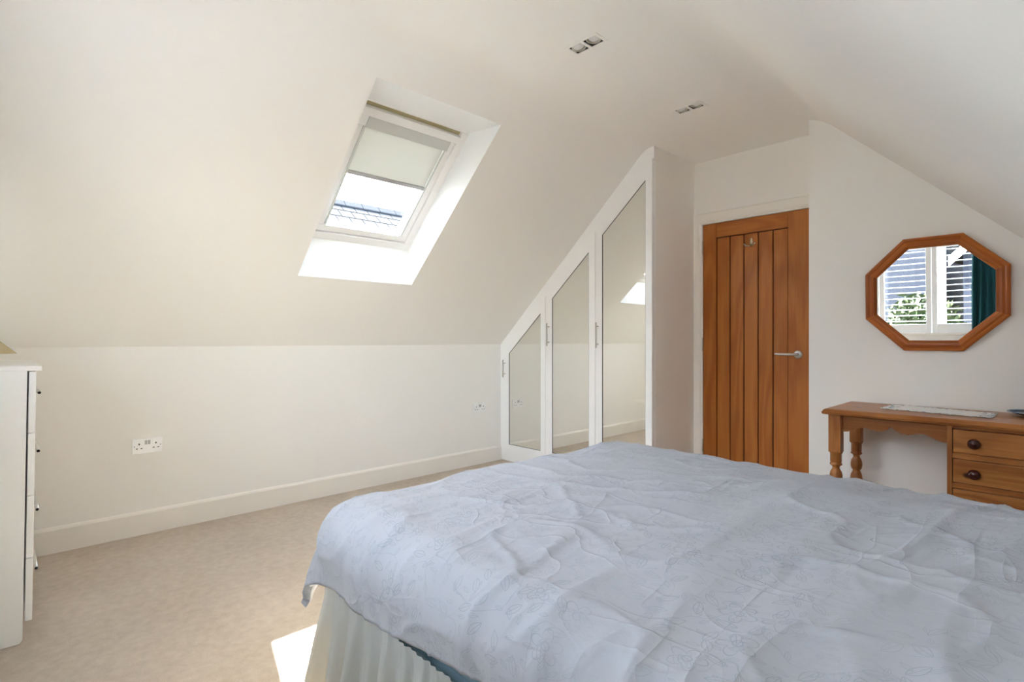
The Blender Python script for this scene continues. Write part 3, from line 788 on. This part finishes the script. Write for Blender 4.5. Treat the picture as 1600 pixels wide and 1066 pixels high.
# duvet
x0f, ynf, yff, xh = -1.490, .795, 2.130, .34
rr_, over = .130, .300
bm = B(); uvl = bm.loops.layers.uv.new('UVMap')
step = .0085
ni = int((xh-x0f+over)/step); nj = int((yff-ynf+2*over)/step)
vg = []
def ridged(p, k): return (1-abs(noise.noise(p)))**k
for i in range(ni+1):
    s = -over+(xh-x0f+over)*i/ni
    colv = []
    for j in range(nj+1):
        t_ = -over+(yff-ynf+2*over)*j/nj
        W_ = yff-ynf
        du = max(0, -s); dn = max(0, -t_); df = max(0, t_-W_); dv = dn if dn > 0 else df; sg = -1 if dn > 0 else 1
        bxp = x0f+max(0, s); byp = ynf+min(max(0, t_), W_)
        d = math.hypot(du, dv)
        # hem wanders a little
        px, py = x0f+s, ynf+t_
        out = drop = 0
        nz_ = Vector((0, 0, 1))
        if d > 0:
            k2 = 2*du*dv/(d*d)
            dx, dy = -du/d, sg*dv/d
            q = rr_*PI/2
            hemw = 1+.05*noise.noise(Vector((px*3, py*3, 7)))
            if k2 > 0: hemw *= 1-.06*k2
            dd = d*hemw
            if sg < 0 and dn > 0 and du == 0:      # near side hangs shorter towards the head
                dd *= 1-.20*min(1, max(0, (s-.30)/.55))
            if dd < q:
                a = dd/rr_; out, drop = rr_*math.sin(a), rr_*(1-math.cos(a)); nz_ = Vector((dx*math.sin(a), dy*math.sin(a), math.cos(a)))
            else:
                rem = dd-q; out, drop = rr_+rem*(.30*k2-.10*(1-k2)), rr_+rem*(1-.05*k2); nz_ = Vector((dx, dy, 0))
            bxp += dx*out; byp += dy*out
        # soft loft over the top
        cx_ = min(1, max(0, s)/.35); cy_ = min(1, max(0, min(t_, W_-t_))/.30)
        sm = lambda v: v*v*(3-2*v)
        z = .611+.016*sm(cx_)*sm(cy_)-drop
        P = Vector((bxp, byp, z))
        # wrinkles: long soft folds running across the bed, finer creases, hanging folds at the sides
        wx = px+.16*(py-1.2)*-1 + .05*noise.noise(Vector((px*2, py*2, 0)))
        wr = .0075*(noise.noise(Vector((wx*9, py*1.3, 1.0))))
        wr += .0085*(ridged(Vector((wx*6.5+4, py*1.1, 5.0)), 9)-.25)*max(0, min(1, (px+1.2)/.5))
        wr += .0075*(ridged(Vector((px*3.0+py*2.2, py*3.6-px*2, 9.0)), 16)-.15)
        wr += .0065*(ridged(Vector((px*7.0+.8*py, py*2.1+1.5, 13.0)), 18)-.12)*max(0, min(1, (1.5-py)/.4))
        wr += .0050*noise.noise(Vector((px*5, py*5, 2)))
        wr += .010*noise.noise(Vector((px*1.9, py*1.9, 4)))
        if d > 0:
            ds_ = min(1, drop/.2)
            along = px if dv > du else py
            wr += ds_*(.010*noise.noise(Vector((along*8, 2, 1)))+.006*noise.noise(Vector((along*19, 4, z*3))))
        P += nz_*wr
        colv.append((bm.verts.new(P), px, py))
    vg.append(colv)
for i in range(ni):
    for j in range(nj):
        q = [vg[i][j], vg[i+1][j], vg[i+1][j+1], vg[i][j+1]]
        f_ = bm.faces.new([a[0] for a in q])
        for lp, a in zip(f_.loops, q): lp[uvl].uv = (a[1]+3, a[2]+1)
dv_ = obj('duvet', bm, 'duvet', None, True, at=((BX0+BX1)/2, (BY0+BY1)/2, .55))
md = dv_.modifiers.new('thick', 'SOLIDIFY'); md.thickness = .022; md.offset = -1
tag(dv_, 'puffy pale duvet printed with fine blue-grey flowers, spread over the bed', 'duvet')

# ------------------------------------------------------------------ chest of drawers
ch = empty('chest_of_drawers', (-3.0, -.17, 0), 'plain white chest of drawers with bar handles standing against the window wall', 'chest')
cx0, cx1, cb, cf = -3.42, -2.620, -.385, .052
def rounded_side(x0, x1, mat_parent):
    r = .02; pts = [(cb, 0), (cf-r, 0)] + [(cf-r+r*math.sin(a*PI/12), r-r*math.cos(a*PI/12)) for a in range(1, 7)] + [(cf, .990), (cb, .990)]
    return obj('side_panel', prism(B(), pts, x0, x1, axis='x'), 'chest', mat_parent)
rounded_side(cx1-.018, cx1, ch); rounded_side(cx0, cx0+.018, ch)
obj('top', box(cx0-.012, cx1+.002, cb-.008, .092, .990, 1.008, .003), 'chest', ch)
obj('back_panel', box(cx0+.018, cx1-.018, cb, cb+.008, .04, .990), 'chest', ch)
obj('plinth', box(cx0+.018, cx1-.018, cf-.05, cf-.034, 0, .074), 'chest', ch)
for z0, z1 in ((.7635, .986), (.535, .7595), (.308, .531), (.078, .304)):
    d = obj('drawer', box(cx0+.001, cx1-.0005, cf+.005, cf+.025, z0, z1, .002), 'chest', ch)
    hz_ = z0+(z1-z0)*.60
    bm = B(); tube(bm, [(cx0+.24, cf+.040, hz_), (cx1-.16, cf+.040, hz_)], .006, 12)
    for xx in (cx0+.30, cx1-.22): tube(bm, [(xx, cf+.024, hz_), (xx, cf+.040, hz_)], .0045, 10)
    h_ = obj('handle', bm, 'steel', d, True)
    obj('handle_end', lathe(B(), [(.0052, 0), (.0052, .0008)], cx1-.16, cf+.040, hz_, 'x', 12), 'dark', h_)
ch.rotation_euler = (math.radians(-.75), 0, 0)
# lamp on the chest: only the edge of its shade reaches into view
lp_ = empty('table_lamp', (-3.10, -.085, 1.0115), 'small lamp with cream cone shade on top of the white chest', 'lamp')
obj('base', lathe(B(), [(.0, 0), (.055, 0), (.055, .008), (.02, .016), (.008, .022), (.008, .09), (.0, .09)], -3.10, -.085, 1.0125, 'z', 24, False), 'skirt', lp_, True)
obj('shade', lathe(B(), [(.130, .030), (.040, .120), (.038, .120), (.127, .030), (.130, .030)], -3.10, -.085, 1.0125, 'z', 36, False), 'shade', lp_, True)

# ------------------------------------------------------------------ outdoors
GZ = -2.75
obj('ground', box(-45, 40, -60, 40, GZ-.2, GZ), 'grass', kind=STRUCT)
def house(name, loc, label): return empty(name, loc, label, 'house')
# neighbour seen through the roof window: slate roof facing this one
RX, RZ, PIT = -11.53, 4.28, math.radians(40)
nb = house('neighbour_house', (RX, 6.5, GZ), 'neighbouring house with pale grey slate roof beyond the roof window')
ec = 3.6
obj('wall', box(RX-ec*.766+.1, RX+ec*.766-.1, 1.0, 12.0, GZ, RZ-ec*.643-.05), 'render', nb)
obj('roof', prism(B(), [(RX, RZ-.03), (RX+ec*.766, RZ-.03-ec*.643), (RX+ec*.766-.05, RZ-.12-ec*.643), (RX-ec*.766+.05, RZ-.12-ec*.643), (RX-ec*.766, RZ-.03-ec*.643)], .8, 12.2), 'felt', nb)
for y in range(26):
    yy = .8+y*.44
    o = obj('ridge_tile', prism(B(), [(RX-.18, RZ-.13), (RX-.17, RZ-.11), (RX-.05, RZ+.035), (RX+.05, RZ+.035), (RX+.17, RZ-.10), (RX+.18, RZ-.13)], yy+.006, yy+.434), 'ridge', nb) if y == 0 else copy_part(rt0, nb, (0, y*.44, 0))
    if y == 0: rt0 = o
sd = Vector((math.cos(PIT), 0, -math.sin(PIT))); sn = Vector((math.sin(PIT), 0, math.cos(PIT)))
sl0 = None
for r in range(8):
    for k in range(36):
        y = .8+k*.315+(.1575 if r % 2 else 0)
        if y > 12: continue
        if sl0 is None:
            o_ = Vector((RX, 0, RZ-.02))
            P = lambda d, yy, n: o_+sd*d+sn*n+Vector((0, yy, 0))
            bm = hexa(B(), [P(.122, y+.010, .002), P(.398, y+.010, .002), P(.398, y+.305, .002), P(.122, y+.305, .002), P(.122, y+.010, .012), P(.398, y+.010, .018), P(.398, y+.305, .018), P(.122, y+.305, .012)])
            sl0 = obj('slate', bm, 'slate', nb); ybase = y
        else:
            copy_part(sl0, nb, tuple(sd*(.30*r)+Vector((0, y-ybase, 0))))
# houses beyond the gable window (seen in the mirror)
def gabled(x0, x1, y0, y1, eave, ridge, wall, label, nm_='house'):
    hs = house(nm_, ((x0+x1)/2, (y0+y1)/2, GZ), label)
    xm = (x0+x1)/2
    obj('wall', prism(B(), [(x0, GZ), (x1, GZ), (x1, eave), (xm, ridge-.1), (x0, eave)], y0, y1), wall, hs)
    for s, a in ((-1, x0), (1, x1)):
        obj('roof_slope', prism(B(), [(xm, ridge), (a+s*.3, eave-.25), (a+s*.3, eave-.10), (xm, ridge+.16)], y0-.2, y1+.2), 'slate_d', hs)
        obj('bargeboard', prism(B(), [(xm, ridge-.12), (a+s*.3, eave-.40), (a+s*.3, eave-.12), (xm, ridge+.14)], y1+.2, y1+.24), 'upvc', hs)
    for wx in (x0+(x1-x0)*.28, x0+(x1-x0)*.72):
        wf = obj('window', box(wx-.55, wx+.55, y1, y1+.05, .15, 1.25), 'upvc', hs)
        obj('pane', box(wx-.47, wx-.03, y1+.05, y1+.055, .22, 1.18), 'darkglass', wf); obj('pane', box(wx+.03, wx+.47, y1+.05, y1+.055, .22, 1.18), 'darkglass', wf)
    return hs
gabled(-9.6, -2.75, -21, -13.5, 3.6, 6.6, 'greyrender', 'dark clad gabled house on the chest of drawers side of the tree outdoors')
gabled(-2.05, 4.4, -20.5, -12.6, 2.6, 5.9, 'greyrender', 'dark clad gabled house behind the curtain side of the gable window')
def tree(x, y, hgt, rad, zc, mat, label, nleaf, nm_='tree'):
    tr_ = empty(nm_, (x, y, GZ), label, 'tree' if nm_ == 'tree' else 'shrub', None if nm_ == 'tree' else 'garden shrubs below the gable window')
    bm = B(); tube(bm, [(x, y, GZ), (x+.1, y, GZ+hgt*.4), (x-.05, y+.1, zc)], [.14, .11, .05], 9)
    for k in range(7):
        a = k*2.4; tube(bm, [(x, y, zc-rad*.6), (x+math.cos(a)*rad*.6, y+math.sin(a)*rad*.6, zc+rad*(.1+.08*k))], [.05, .015], 6)
    obj('trunk', bm, 'bark', tr_, True)
    rg = random.Random(int(x*100)); bm = B()
    for _ in range(nleaf):
        v = Vector((rg.gauss(0, 1), rg.gauss(0, 1), rg.gauss(0, 1))).normalized()*rad*(rg.uniform(.35, 1)**.6)*(.8+.35*noise.noise(Vector((rg.random()*3, rg.random()*3, rg.random()*3))))
        c_ = Vector((x, y, zc))+Vector((v.x, v.y, v.z*1.15))
        a = Vector((rg.gauss(0, 1), rg.gauss(0, 1), rg.gauss(0, 1))).normalized(); b = a.orthogonal().normalized(); l = rg.uniform(.07, .15)
        bm.faces.new([bm.verts.new(c_-a*l), bm.verts.new(c_+b*l*.45), bm.verts.new(c_+a*l), bm.verts.new(c_-b*l*.45)])
    obj('crown', bm, mat, tr_)
tree(-2.55, -9.6, 3.0, .85, .55, 'leaf', 'leafy green tree between two dark clad houses, seen in the mirror', 5200)
for k, (x, y) in enumerate(((-2.4, -6.2), (-.4, -8.2), (-4.6, -8.4))):
    tree(x, y, 1.6, .95, -.55, 'leafy', ('yellow-green shrub closest under the gable window in front of the tree', 'yellow-green shrub in front of the house on the curtain side', 'yellow-green shrub in front of the house on the chest side')[k], 2600, 'garden_shrub')
